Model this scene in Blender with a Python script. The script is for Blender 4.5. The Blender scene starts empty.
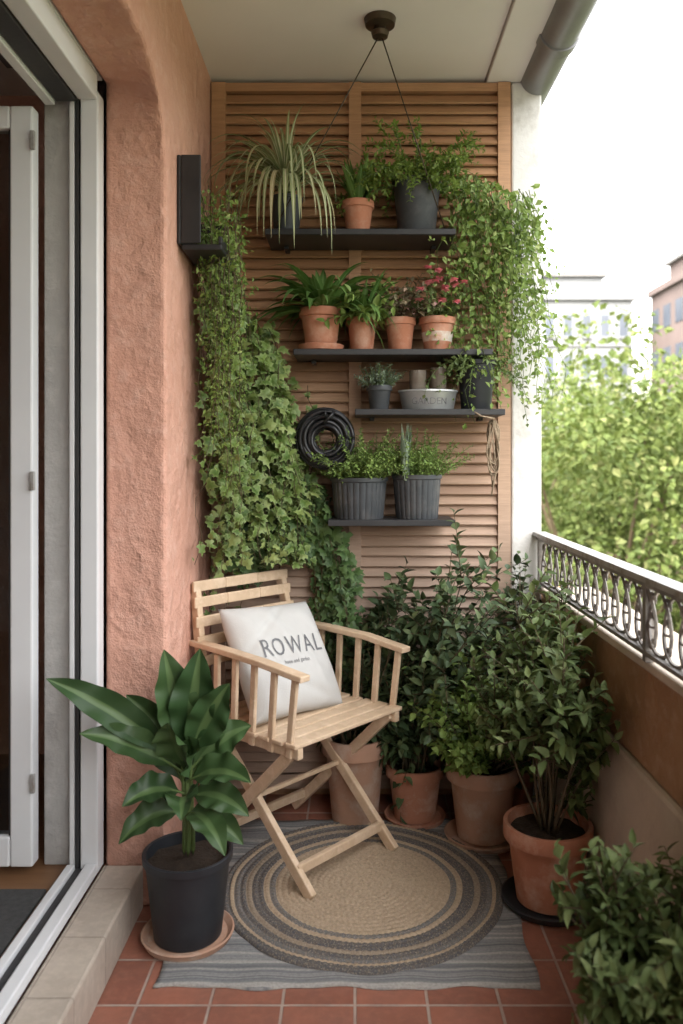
import bpy, bmesh, math, random
import numpy as np
from mathutils import Vector, Matrix
random.seed(3); rng=np.random.default_rng(7)
scene=bpy.context.scene
scene.view_settings.view_transform='Standard'
scene.view_settings.look='None'
scene.view_settings.exposure=0
col=scene.collection
# ------------------------------------------------------------------ materials
def newmat(name):
    m=bpy.data.materials.new(name); m.use_nodes=True
    nt=m.node_tree; nt.nodes.clear()
    out=nt.nodes.new('ShaderNodeOutputMaterial')
    return m,nt,out
def N(nt,t,**kw):
    n=nt.nodes.new(t)
    for k,v in kw.items(): setattr(n,k,v)
    return n
def mixc(nt,fac,a,b,bt='MIX'):
    n=nt.nodes.new('ShaderNodeMix'); n.data_type='RGBA'; n.blend_type=bt
    for i,v in ((0,fac),(6,a),(7,b)):
        if hasattr(v,'links'): nt.links.new(v,n.inputs[i])
        elif i==0: n.inputs[0].default_value=v
        else: n.inputs[i].default_value=(*v,1)
    return n.outputs[2]
def ramp(nt,fac,stops,interp='LINEAR'):
    r=nt.nodes.new('ShaderNodeValToRGB'); r.color_ramp.interpolation=interp
    e=r.color_ramp.elements
    while len(e)<len(stops): e.new(.5)
    for i,(p,c) in enumerate(stops):
        e[i].position=p; e[i].color=(c,c,c,1) if not isinstance(c,tuple) else (*c,1)
    nt.links.new(fac,r.inputs[0]); return r.outputs[0]
def noise(nt,scale,vec=None,detail=4,rough=.6):
    n=N(nt,'ShaderNodeTexNoise'); n.inputs['Scale'].default_value=scale
    n.inputs['Detail'].default_value=detail; n.inputs['Roughness'].default_value=rough
    if vec is not None: nt.links.new(vec,n.inputs['Vector'])
    return n.outputs['Fac']
def objco(nt,scale=None):
    g=N(nt,'ShaderNodeNewGeometry'); v=g.outputs['Position']
    if scale:
        mp=N(nt,'ShaderNodeMapping'); mp.inputs['Scale'].default_value=scale
        nt.links.new(v,mp.inputs['Vector']); v=mp.outputs[0]
    return v
def bump(nt,h,strength,dist,prev=None):
    b=N(nt,'ShaderNodeBump'); b.inputs['Strength'].default_value=strength; b.inputs['Distance'].default_value=dist
    nt.links.new(h,b.inputs['Height'])
    if prev is not None: nt.links.new(prev,b.inputs['Normal'])
    return b.outputs[0]
def surf(name,c1,c2,rough=.7,s1=4,s2=60,bs=.3,bd=.003,metal=0,stretch=None,c3=None,s3=1.2,spec=.4):
    m,nt,out=newmat(name); p=N(nt,'ShaderNodeBsdfPrincipled')
    v=objco(nt,stretch)
    f=ramp(nt,noise(nt,s1,v),[(.3,0.),(.7,1.)])
    c=mixc(nt,f,c1,c2)
    if c3 is not None:
        f3=ramp(nt,noise(nt,s3,v,6,.7),[(.48,0.),(.68,1.)]); c=mixc(nt,f3,c,c3)
    nt.links.new(c,p.inputs['Base Color'])
    p.inputs['Roughness'].default_value=rough; p.inputs['Metallic'].default_value=metal
    p.inputs['Specular IOR Level'].default_value=spec
    nt.links.new(bump(nt,noise(nt,s2,v),bs,bd),p.inputs['Normal'])
    nt.links.new(p.outputs[0],out.inputs[0]); return m
def leafmat(name,c1,c2,mid=None,edge=None,trans=.3,rough=.48,c3=None,midw=.35):
    m,nt,out=newmat(name); p=N(nt,'ShaderNodeBsdfPrincipled')
    g=N(nt,'ShaderNodeNewGeometry')
    c=mixc(nt,g.outputs['Random Per Island'],c1,c2)
    if c3 is not None:
        mt=N(nt,'ShaderNodeMath',operation='MULTIPLY'); mt.inputs[1].default_value=7.13
        nt.links.new(g.outputs['Random Per Island'],mt.inputs[0])
        fr=N(nt,'ShaderNodeMath',operation='FRACT'); nt.links.new(mt.outputs[0],fr.inputs[0])
        c=mixc(nt,ramp(nt,fr.outputs[0],[(.74,0.),(.95,1.)]),c,c3)
    nz=noise(nt,6,g.outputs['Position'],1)
    c=mixc(nt,ramp(nt,nz,[(.35,0.),(.65,.45)]),c,tuple(x*.6 for x in c1))
    if mid is not None or edge is not None:
        a=N(nt,'ShaderNodeAttribute'); a.attribute_name='across'
        if mid is not None: c=mixc(nt,ramp(nt,a.outputs['Fac'],[(.0,1.),(midw,0.)]),c,mid)
        if edge is not None: c=mixc(nt,ramp(nt,a.outputs['Fac'],[(.55,0.),(.98,.7)]),c,edge)
    nt.links.new(c,p.inputs['Base Color']); p.inputs['Roughness'].default_value=rough
    p.inputs['Specular IOR Level'].default_value=.3
    if trans<=0: nt.links.new(p.outputs[0],out.inputs[0]); return m
    t=N(nt,'ShaderNodeBsdfTranslucent')
    nt.links.new(mixc(nt,.4,c,(.2,.28,.05)),t.inputs[0])
    mx=N(nt,'ShaderNodeMixShader'); mx.inputs[0].default_value=trans
    nt.links.new(p.outputs[0],mx.inputs[1]); nt.links.new(t.outputs[0],mx.inputs[2])
    nt.links.new(mx.outputs[0],out.inputs[0]); return m

def stucco(name,c1,c2,c3,bs=.7,bd=.012):
    m,nt,out=newmat(name); p=N(nt,'ShaderNodeBsdfPrincipled'); v=objco(nt)
    n1=noise(nt,3,v,4,.65); n2=noise(nt,22,v,5,.7); n3=noise(nt,90,v,2,.6)
    c=mixc(nt,ramp(nt,n1,[(.3,0.),(.7,1.)]),c1,c2)
    c=mixc(nt,ramp(nt,n2,[(.5,0.),(.72,.6)]),c,c3)
    # weathering near the base of the wall
    g=N(nt,'ShaderNodeSeparateXYZ'); nt.links.new(v,g.inputs[0])
    mr=N(nt,'ShaderNodeMapRange'); mr.inputs[1].default_value=.55; mr.inputs[2].default_value=.05; nt.links.new(g.outputs[2],mr.inputs[0])
    ml=N(nt,'ShaderNodeMath',operation='MULTIPLY'); nt.links.new(mr.outputs[0],ml.inputs[0]); nt.links.new(ramp(nt,noise(nt,7,v,5,.7),[(.4,0.),(.6,.8)]),ml.inputs[1])
    c=mixc(nt,ml.outputs[0],c,tuple(x*.62 for x in c1))
    nt.links.new(c,p.inputs['Base Color']); p.inputs['Roughness'].default_value=.9
    p.inputs['Specular IOR Level'].default_value=.15
    vo=N(nt,'ShaderNodeTexVoronoi'); vo.inputs['Scale'].default_value=11
    wv=N(nt,'ShaderNodeVectorMath',operation='ADD'); nt.links.new(v,wv.inputs[0])
    nn=N(nt,'ShaderNodeTexNoise'); nn.inputs['Scale'].default_value=9; nt.links.new(v,nn.inputs['Vector'])
    sc=N(nt,'ShaderNodeVectorMath',operation='SCALE'); sc.inputs['Scale'].default_value=.16
    nt.links.new(nn.outputs['Color'],sc.inputs[0]); nt.links.new(sc.outputs[0],wv.inputs[1])
    nt.links.new(wv.outputs[0],vo.inputs['Vector'])
    b=bump(nt,vo.outputs['Distance'],bs*.6,bd*1.3)
    b=bump(nt,n2,bs,bd,b); b=bump(nt,n3,bs*.6,bd*.25,b)
    nt.links.new(b,p.inputs['Normal']); nt.links.new(p.outputs[0],out.inputs[0]); return m
M_pink=stucco('pink_stucco',(.64,.365,.28),(.58,.31,.23),(.68,.43,.35),.9,.015)
M_brown=stucco('brown_render',(.44,.27,.16),(.34,.19,.105),(.50,.35,.24))
M_grey=stucco('grey_roughcast',(.50,.49,.47),(.42,.41,.40),(.58,.57,.55),.8,.006)
M_beige=surf('beige_render',(.62,.53,.43),(.54,.46,.37),.85,5,40,.4,.004,c3=(.45,.37,.30),s3=3)
M_ceil=surf('ceiling_paint',(.78,.75,.72),(.74,.71,.68),.9,2,50,.15,.002)
M_white=surf('white_render',(.74,.73,.71),(.66,.65,.63),.85,5,35,.5,.004,c3=(.46,.44,.41),s3=6)
M_frame=surf('white_upvc',(.74,.75,.76),(.68,.69,.71),.35,3,20,.03,.001)
M_dark=surf('dark_track',(.03,.03,.035),(.05,.05,.05),.5)
M_black=surf('black_metal',(.018,.018,.02),(.03,.03,.032),.45,10,80,.1,.001)
M_blackpot=surf('black_plastic',(.016,.018,.022),(.028,.03,.035),.45,12,60,.15,.001)
M_greypot=surf('slate_pot',(.04,.045,.05),(.06,.065,.072),.55,12,60,.2,.001,c3=(.10,.10,.10),s3=9)
M_terra=surf('terracotta',(.50,.215,.13),(.42,.17,.10),.8,9,70,.3,.002,c3=(.56,.34,.25),s3=11)
M_terra2=surf('terracotta_old',(.42,.19,.12),(.34,.15,.09),.85,9,70,.3,.002,c3=(.50,.33,.25),s3=9)
M_terra3=surf('terracotta_pale',(.46,.27,.185),(.38,.22,.15),.85,9,70,.3,.002,c3=(.5,.38,.3),s3=9)
M_soil=surf('soil',(.03,.02,.013),(.06,.04,.028),1,40,120,1,.01)
M_tin=surf('galvanised',(.45,.46,.46),(.34,.35,.36),.4,20,60,.2,.001,metal=.6)
M_iron=surf('wrought_iron',(.24,.22,.205),(.16,.145,.135),.5,20,80,.4,.002,metal=.2,c3=(.34,.31,.28),s3=14)
M_rail=surf('rail_paint',(.40,.39,.38),(.32,.31,.30),.45,14,80,.4,.002,metal=.2,c3=(.23,.19,.15),s3=14)
M_gutter=surf('zinc_gutter',(.30,.30,.31),(.23,.23,.24),.45,6,40,.2,.002,metal=.4)
M_bronze=surf('bronze',(.09,.065,.045),(.06,.045,.03),.4,10,40,.1,.001,metal=.6)
M_ink=surf('print_ink',(.12,.12,.13),(.22,.22,.225),.9,60)
M_fabric=surf('cushion_linen',(.55,.54,.52),(.50,.49,.47),.95,7,260,.45,.002)
M_chair=surf('pale_pine',(.66,.49,.335),(.55,.40,.265),.5,6,30,.15,.001,stretch=(3,3,3),c3=(.71,.55,.40),s3=8)
M_rope=surf('rope',(.35,.27,.19),(.25,.19,.13),.95,80,200,.6,.003)
M_hose=surf('hose_rubber',(.012,.012,.014),(.02,.02,.022),.35)
M_whitepot=surf('painted_pot',(.70,.66,.60),(.62,.56,.5),.7,9,60,.2,.001,c3=(.5,.25,.15),s3=14)
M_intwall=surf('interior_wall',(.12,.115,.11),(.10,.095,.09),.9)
M_wood_floor=surf('interior_wood',(.26,.14,.07),(.18,.09,.045),.4,4,30,.1,.001,stretch=(1,8,1))
M_mat=surf('door_mat',(.05,.05,.05),(.075,.075,.075),1,60,200,.8,.004)
M_jar=surf('brown_glass',(.12,.09,.07),(.2,.17,.14),.15,20,10,.02,.001)
M_petal=surf('pink_petal',(.80,.32,.36),(.68,.20,.25),.6,30)
def slat_material():
    m,nt,out=newmat('cedar_slats'); p=N(nt,'ShaderNodeBsdfPrincipled')
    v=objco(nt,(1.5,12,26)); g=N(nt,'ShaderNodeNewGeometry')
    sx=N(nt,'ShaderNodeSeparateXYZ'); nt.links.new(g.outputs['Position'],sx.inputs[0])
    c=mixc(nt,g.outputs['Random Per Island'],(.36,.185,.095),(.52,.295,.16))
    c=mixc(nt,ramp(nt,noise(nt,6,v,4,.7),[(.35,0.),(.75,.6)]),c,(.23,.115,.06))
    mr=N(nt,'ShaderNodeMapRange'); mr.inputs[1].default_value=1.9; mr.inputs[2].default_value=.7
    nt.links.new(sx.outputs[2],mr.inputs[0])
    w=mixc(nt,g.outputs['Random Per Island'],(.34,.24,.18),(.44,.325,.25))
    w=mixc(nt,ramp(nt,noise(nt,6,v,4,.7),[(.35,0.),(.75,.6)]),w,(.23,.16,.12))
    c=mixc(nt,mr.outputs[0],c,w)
    nt.links.new(c,p.inputs['Base Color']); p.inputs['Roughness'].default_value=.6
    nt.links.new(bump(nt,noise(nt,10,v,3),.3,.002),p.inputs['Normal'])
    nt.links.new(p.outputs[0],out.inputs[0]); return m
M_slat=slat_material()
def tile_material(name,size,c1,c2,grout,mort=.004,rough=.45,off=(0,0,0),grime=(.25,.12,.08)):
    m,nt,out=newmat(name); p=N(nt,'ShaderNodeBsdfPrincipled'); v=objco(nt)
    mp=N(nt,'ShaderNodeMapping'); mp.inputs['Location'].default_value=off; nt.links.new(v,mp.inputs['Vector'])
    br=N(nt,'ShaderNodeTexBrick'); br.offset=0; br.squash=1
    nt.links.new(mp.outputs[0],br.inputs['Vector'])
    for k,val in (('Scale',1),('Mortar Size',mort),('Mortar Smooth',.3),('Bias',0),('Brick Width',size),('Row Height',size)):
        br.inputs[k].default_value=val
    br.inputs['Color1'].default_value=(*c1,1); br.inputs['Color2'].default_value=(*c2,1); br.inputs['Mortar'].default_value=(*grout,1)
    c=mixc(nt,ramp(nt,noise(nt,9,v,6,.7),[(.4,0.),(.75,.65)]),br.outputs['Color'],grime)
    c=mixc(nt,ramp(nt,noise(nt,45,v,3,.6),[(.45,0.),(.8,.3)]),c,tuple(min(1,x*1.5) for x in c1))
    nt.links.new(c,p.inputs['Base Color'])
    rr=ramp(nt,noise(nt,14,v),[(.3,rough-.15),(.7,rough+.2)]); nt.links.new(rr,p.inputs['Roughness'])
    inv=N(nt,'ShaderNodeMath',operation='SUBTRACT'); inv.inputs[0].default_value=1; nt.links.new(br.outputs['Fac'],inv.inputs[1])
    b=bump(nt,inv.outputs[0],.8,.003); b=bump(nt,noise(nt,30,v),.15,.003,b)
    nt.links.new(b,p.inputs['Normal']); nt.links.new(p.outputs[0],out.inputs[0]); return m
M_tile=tile_material('terracotta_tiles',.164,(.33,.13,.085),(.235,.09,.06),(.40,.32,.27),grime=(.19,.095,.07))
M_step=tile_material('beige_step_tiles',.21,(.48,.41,.34),(.42,.36,.30),(.33,.28,.23),.003,.5,(.05,.03,0),(.34,.28,.23))

# ------------------------------------------------------------------ geometry helpers
def link(o): col.objects.link(o); return o
def meshobj(name,verts,faces,mats,mi=None,smooth=False,across=None):
    me=bpy.data.meshes.new(name); me.from_pydata([tuple(map(float,v)) for v in verts],[],[tuple(map(int,f)) for f in faces])
    if not isinstance(mats,(list,tuple)): mats=[mats]
    for m in mats: me.materials.append(m)
    if mi is not None: me.polygons.foreach_set('material_index',np.array(mi,dtype=np.int32))
    if smooth: me.polygons.foreach_set('use_smooth',[True]*len(me.polygons))
    if across is not None:
        a=me.attributes.new('across','FLOAT','POINT'); a.data.foreach_set('value',np.array(across,dtype=np.float32))
    me.update()
    return link(bpy.data.objects.new(name,me))
def bevel(o,w,seg=2):
    b=o.modifiers.new('bev','BEVEL'); b.width=w; b.segments=seg; b.limit_method='ANGLE'; return o
BOXF=[(0,1,3,2),(4,6,7,5),(0,4,5,1),(2,3,7,6),(0,2,6,4),(1,5,7,3)]
def box(name,x0,x1,y0,y1,z0,z1,mat,bw=.003):
    v=[(x,y,z) for x in (x0,x1) for y in (y0,y1) for z in (z0,z1)]
    o=meshobj(name,v,BOXF,mat)
    if bw: bevel(o,bw)
    return o
def group(name,loc,children):
    e=bpy.data.objects.new(name,None); e.empty_display_size=.1; e.location=loc; link(e)
    for c in children:
        c.parent=e; c.matrix_parent_inverse=Matrix.Translation(-Vector(loc))
    return e
class MB:
    def __init__(s): s.v=[];s.f=[];s.mi=[];s.ac=[];s.n=0
    def add(s,v,f,mi=0,ac=None):
        v=np.asarray(v,float).reshape(-1,3); s.v.append(v)
        s.f+= [tuple(i+s.n for i in q) for q in f]; s.mi+=[mi]*len(f)
        s.ac.append(np.full(len(v),.7) if ac is None else np.asarray(ac)); s.n+=len(v)
    def obj(s,name,mats,smooth=True):
        return meshobj(name,np.concatenate(s.v),s.f,mats,s.mi,smooth,np.concatenate(s.ac))
def beam(mb,p,q,w,h,up=(0,0,1),mi=0):
    p=np.array(p,float);q=np.array(q,float); d=q-p; d/=np.linalg.norm(d)
    up=np.array(up,float); s=np.cross(d,up); s/=np.linalg.norm(s); t=np.cross(s,d)
    v=[e+s*a*w/2+t*b*h/2 for e in (p,q) for a in (-1,1) for b in (-1,1)]
    mb.add(v,BOXF,mi)
def tube(mb,pts,r0,r1=None,k=6,mi=0):
    pts=np.asarray(pts,float); n=len(pts); r1=r0 if r1 is None else r1
    d=np.gradient(pts,axis=0); d/=np.maximum(np.linalg.norm(d,axis=1,keepdims=True),1e-9)
    ref=np.array([.31,.17,.93]) if abs(d[0,2])<.9 else np.array([.95,.2,.1])
    a=np.cross(d,ref); a/=np.maximum(np.linalg.norm(a,axis=1,keepdims=True),1e-9); b=np.cross(d,a)
    rr=np.linspace(r0,r1,n)[:,None]
    V=[];
    for j in range(k):
        th=2*math.pi*j/k; V.append(pts+rr*(a*math.cos(th)+b*math.sin(th)))
    V=np.stack(V,1).reshape(-1,3)
    F=[(i*k+j,i*k+(j+1)%k,(i+1)*k+(j+1)%k,(i+1)*k+j) for i in range(n-1) for j in range(k)]
    F.append(tuple(range(k))[::-1]); F.append(tuple((n-1)*k+j for j in range(k)))
    mb.add(V,F,mi)
def lathe(name,prof,loc,mat,seg=40,ribs=0,ribamp=0,sx=1,sy=1,smooth=True):
    V=[];F=[]
    for i,(r,z) in enumerate(prof):
        for j in range(seg):
            th=2*math.pi*j/seg; rr=r
            if ribs and r>.01: rr=r*(1+ribamp*math.copysign(abs(math.cos(ribs*th/2))**.5,1)-ribamp/2)
            V.append((loc[0]+rr*math.cos(th)*sx,loc[1]+rr*math.sin(th)*sy,loc[2]+z))
    for i in range(len(prof)-1):
        for j in range(seg):
            F.append((i*seg+j,i*seg+(j+1)%seg,(i+1)*seg+(j+1)%seg,(i+1)*seg+j))
    F.append(tuple(range(seg))[::-1]); F.append(tuple((len(prof)-1)*seg+j for j in range(seg)))
    o=meshobj(name,V,F,mat,smooth=smooth)
    if smooth:
        e=o.modifiers.new('es','EDGE_SPLIT'); e.split_angle=math.radians(40)
    return o
def pot(loc,r,h,mat,style='terra',saucer=None,ribs=0,band=None):
    ch=[]; x,y,z=loc; z0=z
    if saucer is not None:
        ch.append(lathe('saucer',[(r*.8,0),(r*.98,.004),(r*1.06,.022),(r*1.02,.024),(r*.9,.012),(.001,.011)],loc,saucer)); z0=z+.012
    if style=='terra':
        pr=[(r*.66,0),(r*.70,.003),(r*.88,h*.78),(r*.9,h*.79),(r*.99,h*.80),(r,h*.82),(r,h*.985),(r*.985,h),(r*.90,h),(r*.885,h*.97),(r*.84,h*.84)]
    elif style=='plain':
        pr=[(r*.74,0),(r*.77,.003),(r*.96,h*.9),(r*1.02,h*.91),(r*1.03,h*.99),(r*.99,h),(r*.94,h*.99),(r*.9,h*.85)]
    else:
        pr=[(r*.82,0),(r*.84,.003),(r*.95,h*.88),(r*.96,h*.9),(r*1.02,h*.91),(r*1.02,h),(r*.96,h),(r*.94,h*.86)]
    if ribs:
        ch.append(lathe('pot',pr[:3],(x,y,z0),mat,seg=ribs*6,ribs=ribs,ribamp=.035))
        ch.append(lathe('pot_rim',pr[2:],(x,y,z0),mat))
    else: ch.append(lathe('pot',pr,(x,y,z0),mat,seg=48))
    if band is not None:
        ch.append(lathe('painted_band',[(r*.765,h*.28),(r*.775,h*.28),(r*.845,h*.56),(r*.835,h*.56)],(x,y,z0),band,seg=48))
    zs=z0+h*.87
    V=[(x,y,zs+.008)];F=[]
    R=r*.9
    for k,rr in enumerate((.5,.8,1.02)):
        for j in range(24):
            th=2*math.pi*j/24; V.append((x+R*rr*math.cos(th),y+R*rr*math.sin(th),zs+random.uniform(-.004,.006)))
    for j in range(24): F.append((0,1+j,1+(j+1)%24))
    for k in range(2):
        for j in range(24): F.append((1+k*24+j,1+(k+1)*24+j,1+(k+1)*24+(j+1)%24,1+k*24+(j+1)%24))
    ch.append(meshobj('soil',V,F,M_soil,smooth=True))
    return ch,zs
def lance(nseg=4,fold=.25,curl=.25,peak=.45):
    V=[];A=[];F=[]
    for i in range(nseg+1):
        t=i/nseg; w=.5*(math.sin(math.pi*min(1,max(0,t**(.7 if peak<.5 else 1.1)))))**.8 if 0<t<1 else .02
        for s in (-1,0,1):
            V.append((s*w,t,-curl*t*t+ (fold*w if s else 0))); A.append(abs(s))
    for i in range(nseg):
        a=i*3
        F+= [(a,a+1,a+4,a+3),(a+1,a+2,a+5,a+4)]
    return np.array(V),F,np.array(A,float)
def ivyleaf():
    half=[(0.2,-0.12),(0.52,0.08),(0.27,0.30),(0.36,0.58),(0.13,.62)]
    pts=[(0,0)]+half+[(0,1.0)]+[(-x,y) for x,y in half[::-1]]
    V=[(0,.34,.05)]+[(x,y,-.25*(x*x+ (y-.34)**2)) for x,y in pts]
    n=len(pts); F=[(0,1+i,1+(i+1)%n) for i in range(n)]
    return np.array(V,float),F,np.array([0.]+[1.]*n)
T_L=lance(4); T_S=lance(2,.3,.2); T_I=ivyleaf()
def nrm(a): return a/np.maximum(np.linalg.norm(a,axis=-1,keepdims=True),1e-9)
def scatter(mb,T,P,D,U,L,W,mi=0,keep=None):
    P=np.asarray(P);D=nrm(np.asarray(D));U=np.asarray(U);L=np.asarray(L);W=np.asarray(W)
    if keep is not None and len(P):
        tip=P+D*L[:,None]; k=keep(P)&keep(tip); P,D,U,L,W=P[k],D[k],U[k],L[k],W[k]
    if not len(P): return
    X=nrm(np.cross(D,U)); Z=np.cross(X,D)
    tv,tf,ta=T
    V=P[:,None]+X[:,None]*(tv[:,0][None,:,None]*W[:,None,None])+D[:,None]*(tv[:,1][None,:,None]*L[:,None,None])+Z[:,None]*(tv[:,2][None,:,None]*L[:,None,None])
    n=len(tv); F=[tuple(q+i*n for q in f) for i in range(len(P)) for f in tf]
    mb.add(V.reshape(-1,3),F,mi,np.tile(ta,len(P)))
# chair frame
f=np.array([.75,-.661,0]);f/=np.linalg.norm(f); u=np.array([.661,.75,0]);u/=np.linalg.norm(u); up=np.array([0,0,1.])
Wd=.455;Dp=.42; O=np.array([-.158,2.205,0])-Dp*f
def C(s,t,z): return O+u*s+f*t+up*z
def chair_clear(P):
    d=P-O; t=d@f; s=d@u
    return ~((t>-.088)&(t<.52)&(s>-.07)&(s<.472)&(P[:,2]<.86))
def keep_balcony(P):
    x,y,z=P[:,0],P[:,1],P[:,2]
    return (x>-.505)&(y<2.862)&((x<.655)|(z>1.0))&chair_clear(P)
def path(p,d,L,droop,K=10,jit=.15):
    p=np.array(p,float);d=np.array(d,float);d/=np.linalg.norm(d);pts=[p.copy()];ds=L/K
    for i in range(K):
        d=d+np.array([0,0,-1])*droop*ds*(.4+1.2*i/K)+rng.normal(0,jit,3)*math.sqrt(ds)*.6; d/=np.linalg.norm(d)
        p=p+d*ds; pts.append(p.copy())
    return np.array(pts)
def leaves_on(mb,pts,n,L,W,T,start=.2,spread=.9,up=.5,keep=None,mi=0,grow=1.):
    K=len(pts)-1; t=np.linspace(start,1,n)+rng.uniform(-.5,.5,n)/max(n,1)*.8; t=np.clip(t,0,.9999)
    i=(t*K).astype(int); fr=(t*K-i)[:,None]; P=pts[i]*(1-fr)+pts[i+1]*fr; S=nrm(pts[i+1]-pts[i])
    az=np.arange(n)*2.4+rng.uniform(0,6)+rng.normal(0,.4,n)
    ref=np.array([.1,.2,1.]); a=nrm(np.cross(S,ref)+1e-6); b=np.cross(S,a)
    D=nrm(spread*(a*np.cos(az)[:,None]+b*np.sin(az)[:,None])+S*.6+np.array([0,0,up*.3])+rng.normal(0,.15,(n,3)))
    U=np.array([0,0,1.])+rng.normal(0,.35,(n,3))+S*.2
    s=rng.uniform(.65,1.1,n)*(1-.35*(t**3))*grow
    scatter(mb,T,P,D,U,L*s,W*s,mi,keep)
def plant(name,base,n,Lr,tilt,droop,nl,L,W,T,mats,br=.02,sub=0,subL=.4,az=None,keep=keep_balcony,start=.2,stemr=.002,jit=.3,up=.5,spread=.9,subfrom=.3,smooth=True):
    mb=MB()
    for k in range(n):
        a=rng.uniform(0,2*math.pi) if az is None else math.radians(rng.uniform(*az))
        tl=math.radians(rng.uniform(*tilt)); d=(math.sin(tl)*math.cos(a),math.sin(tl)*math.sin(a),math.cos(tl))
        p0=np.array(base)+np.array([math.cos(a),math.sin(a),0])*rng.uniform(0,br)
        LL=rng.uniform(*Lr); pts=path(p0,d,LL,droop,10,jit)
        if keep is not None:
            ok=keep(pts); 
            if not ok.all():
                pts=pts[:max(3,int(np.argmin(ok)))]
        tube(mb,pts,stemr,stemr*.4,4,1)
        if sub:
            for s in range(sub):
                t=rng.uniform(subfrom,.98); q=pts[int(t*(len(pts)-1))]; S=pts[-1]-pts[0]; S/=np.linalg.norm(S)
                dd=S*.6+rng.normal(0,.55,3)+np.array([0,0,.25]); sp=path(q,dd,LL*subL*rng.uniform(.5,1.1),droop*.7,6,jit)
                if keep is not None and not keep(sp).all(): sp=sp[:max(2,int(np.argmin(keep(sp))))]
                if len(sp)<3: continue
                tube(mb,sp,stemr*.5,stemr*.25,3,1)
                leaves_on(mb,sp,nl,L,W,T,.1,spread,up,keep)
            leaves_on(mb,pts,nl,L,W,T,max(start,.5),spread,up,keep)
        else: leaves_on(mb,pts,nl,L,W,T,start,spread,up,keep)
    return mb.obj(name,mats,smooth)

M_stem=surf('stem_brown',(.12,.09,.05),(.08,.06,.035),.8)
M_gstem=surf('stem_green',(.12,.18,.05),(.09,.13,.04),.6)
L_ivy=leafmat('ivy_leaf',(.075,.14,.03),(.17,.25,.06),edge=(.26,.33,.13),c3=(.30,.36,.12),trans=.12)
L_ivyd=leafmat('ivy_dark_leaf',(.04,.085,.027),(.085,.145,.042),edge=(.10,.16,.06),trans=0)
L_dark=leafmat('dark_shrub_leaf',(.042,.072,.032),(.09,.135,.052),trans=0,c3=(.145,.19,.08),rough=.55)
L_mid=leafmat('shrub_leaf',(.085,.13,.045),(.16,.215,.075),c3=(.24,.29,.12),trans=.15,rough=.55)
L_big=leafmat('broad_leaf',(.030,.066,.022),(.055,.10,.033),mid=(.085,.14,.05),trans=0,rough=.44,midw=.10)
L_fern=leafmat('fern_leaf',(.12,.20,.035),(.22,.31,.06),c3=(.30,.37,.1))
L_trail=leafmat('trailing_leaf',(.14,.23,.05),(.27,.36,.09),c3=(.34,.40,.15))
L_str=leafmat('strap_leaf',(.07,.16,.035),(.14,.25,.06),mid=(.18,.29,.1),trans=.15)
L_spider=leafmat('spider_leaf',(.22,.27,.12),(.36,.38,.19),mid=(.70,.68,.48),c3=(.55,.46,.27),trans=.15)
L_grey=leafmat('grey_green_leaf',(.18,.24,.17),(.28,.34,.25),trans=0)
L_herb=leafmat('herb_leaf',(.16,.26,.06),(.29,.39,.11),trans=.15)
L_purp=leafmat('bronze_leaf',(.15,.15,.08),(.27,.20,.13),c3=(.34,.18,.17),trans=0)
L_tree=leafmat('tree_leaf',(.055,.085,.018),(.12,.155,.036),trans=.25,c3=(.18,.195,.07),rough=.7)

# ------------------------------------------------------------------ setting
box('ground',-300,300,-300,500,-8.3,-8,surf('ground_grass',(.05,.07,.03),(.10,.09,.06),.95,.2,3,.3,.05),0)
box('street',2.5,8.0,-120,10,-7.99,-7.985,surf('asphalt',(.055,.055,.055),(.07,.07,.07),.9,3,40,.3,.01),0)
bw=[box('upper_facade',-.689,-8,-6,6,2.80,9,M_pink,0),
    box('lower_facade',-.689,-8,-6,6,-8,-.16,M_pink,0),
    box('near_facade',-.52,-.95,-6,-.9,-.02,2.80,M_pink,.01),
    box('far_facade',-.69,-8,3.02,6,-.16,2.80,M_pink,0)]
group('apartment_building',(-4,0,0),bw)
r=.26; A_=list(np.linspace(0,math.pi/2,15))
ol=[(2.2,0.),(3.0,0.),(3.0,2.62),(-1.0,2.62),(-1.0,2.27)]
ob=list(ol); ob[4]=(-1.0,2.262)
for a in A_:
    ol.append((1.94+r*math.sin(a), 2.01+r*math.cos(a)))
    if a<=math.pi/4+1e-6: ob.append((1.94+r*math.tan(a)*.999,2.262))
    else: ob.append((2.2,2.01+.252*math.tan(math.pi/2-a)))
n=len(ol); V=[(-.52,y,z) for y,z in ol]+[(-.6875,y,z) for y,z in ob]
F=[tuple(range(n))[::-1],tuple(range(n,2*n))]+[(i,(i+1)%n,n+(i+1)%n,n+i) for i in range(n)]
w=meshobj('pink_stucco_wall',V,F,M_pink); 
bm=bmesh.new(); bm.from_mesh(w.data); bmesh.ops.recalc_face_normals(bm,faces=bm.faces); bm.to_mesh(w.data); bm.free(); b_=bevel(w,.014,3); b_.modifiers[0].angle_limit=math.radians(50)
box('floor',-.69,.85,-1.6,3.0,-.15,0,M_tile,0)
box('door_step',-.6895,-.58,-.9,2.195,.0005,.12,M_step,.006)
box('ceiling',-.69,.47,-1.6,3.0,2.603,2.78,M_ceil,0)
box('ceiling_beam',.473,.61,-1.6,3.0,2.588,2.78,M_ceil,.004)
box('end_wall',-.52,.56,2.945,3.0,0,2.60,M_brown,0)
box('rear_fill_blocker',-.52,.56,-1.7,-1.605,0,2.60,M_white,0)  # unseen wall added behind the camera to block fill light from the rear
box('pillar',.562,.670,2.87,3.05,0,2.587,M_white,.008)
g=[box('upper_band',.675,.83,-1.6,3.04,.507,.752,M_brown,.01),
   box('lower_wall',.665,.84,-1.6,3.04,.0005,.505,M_beige,.012),
   box('coping',.655,.85,-1.6,2.868,.754,.776,M_beige,.006)]
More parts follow.
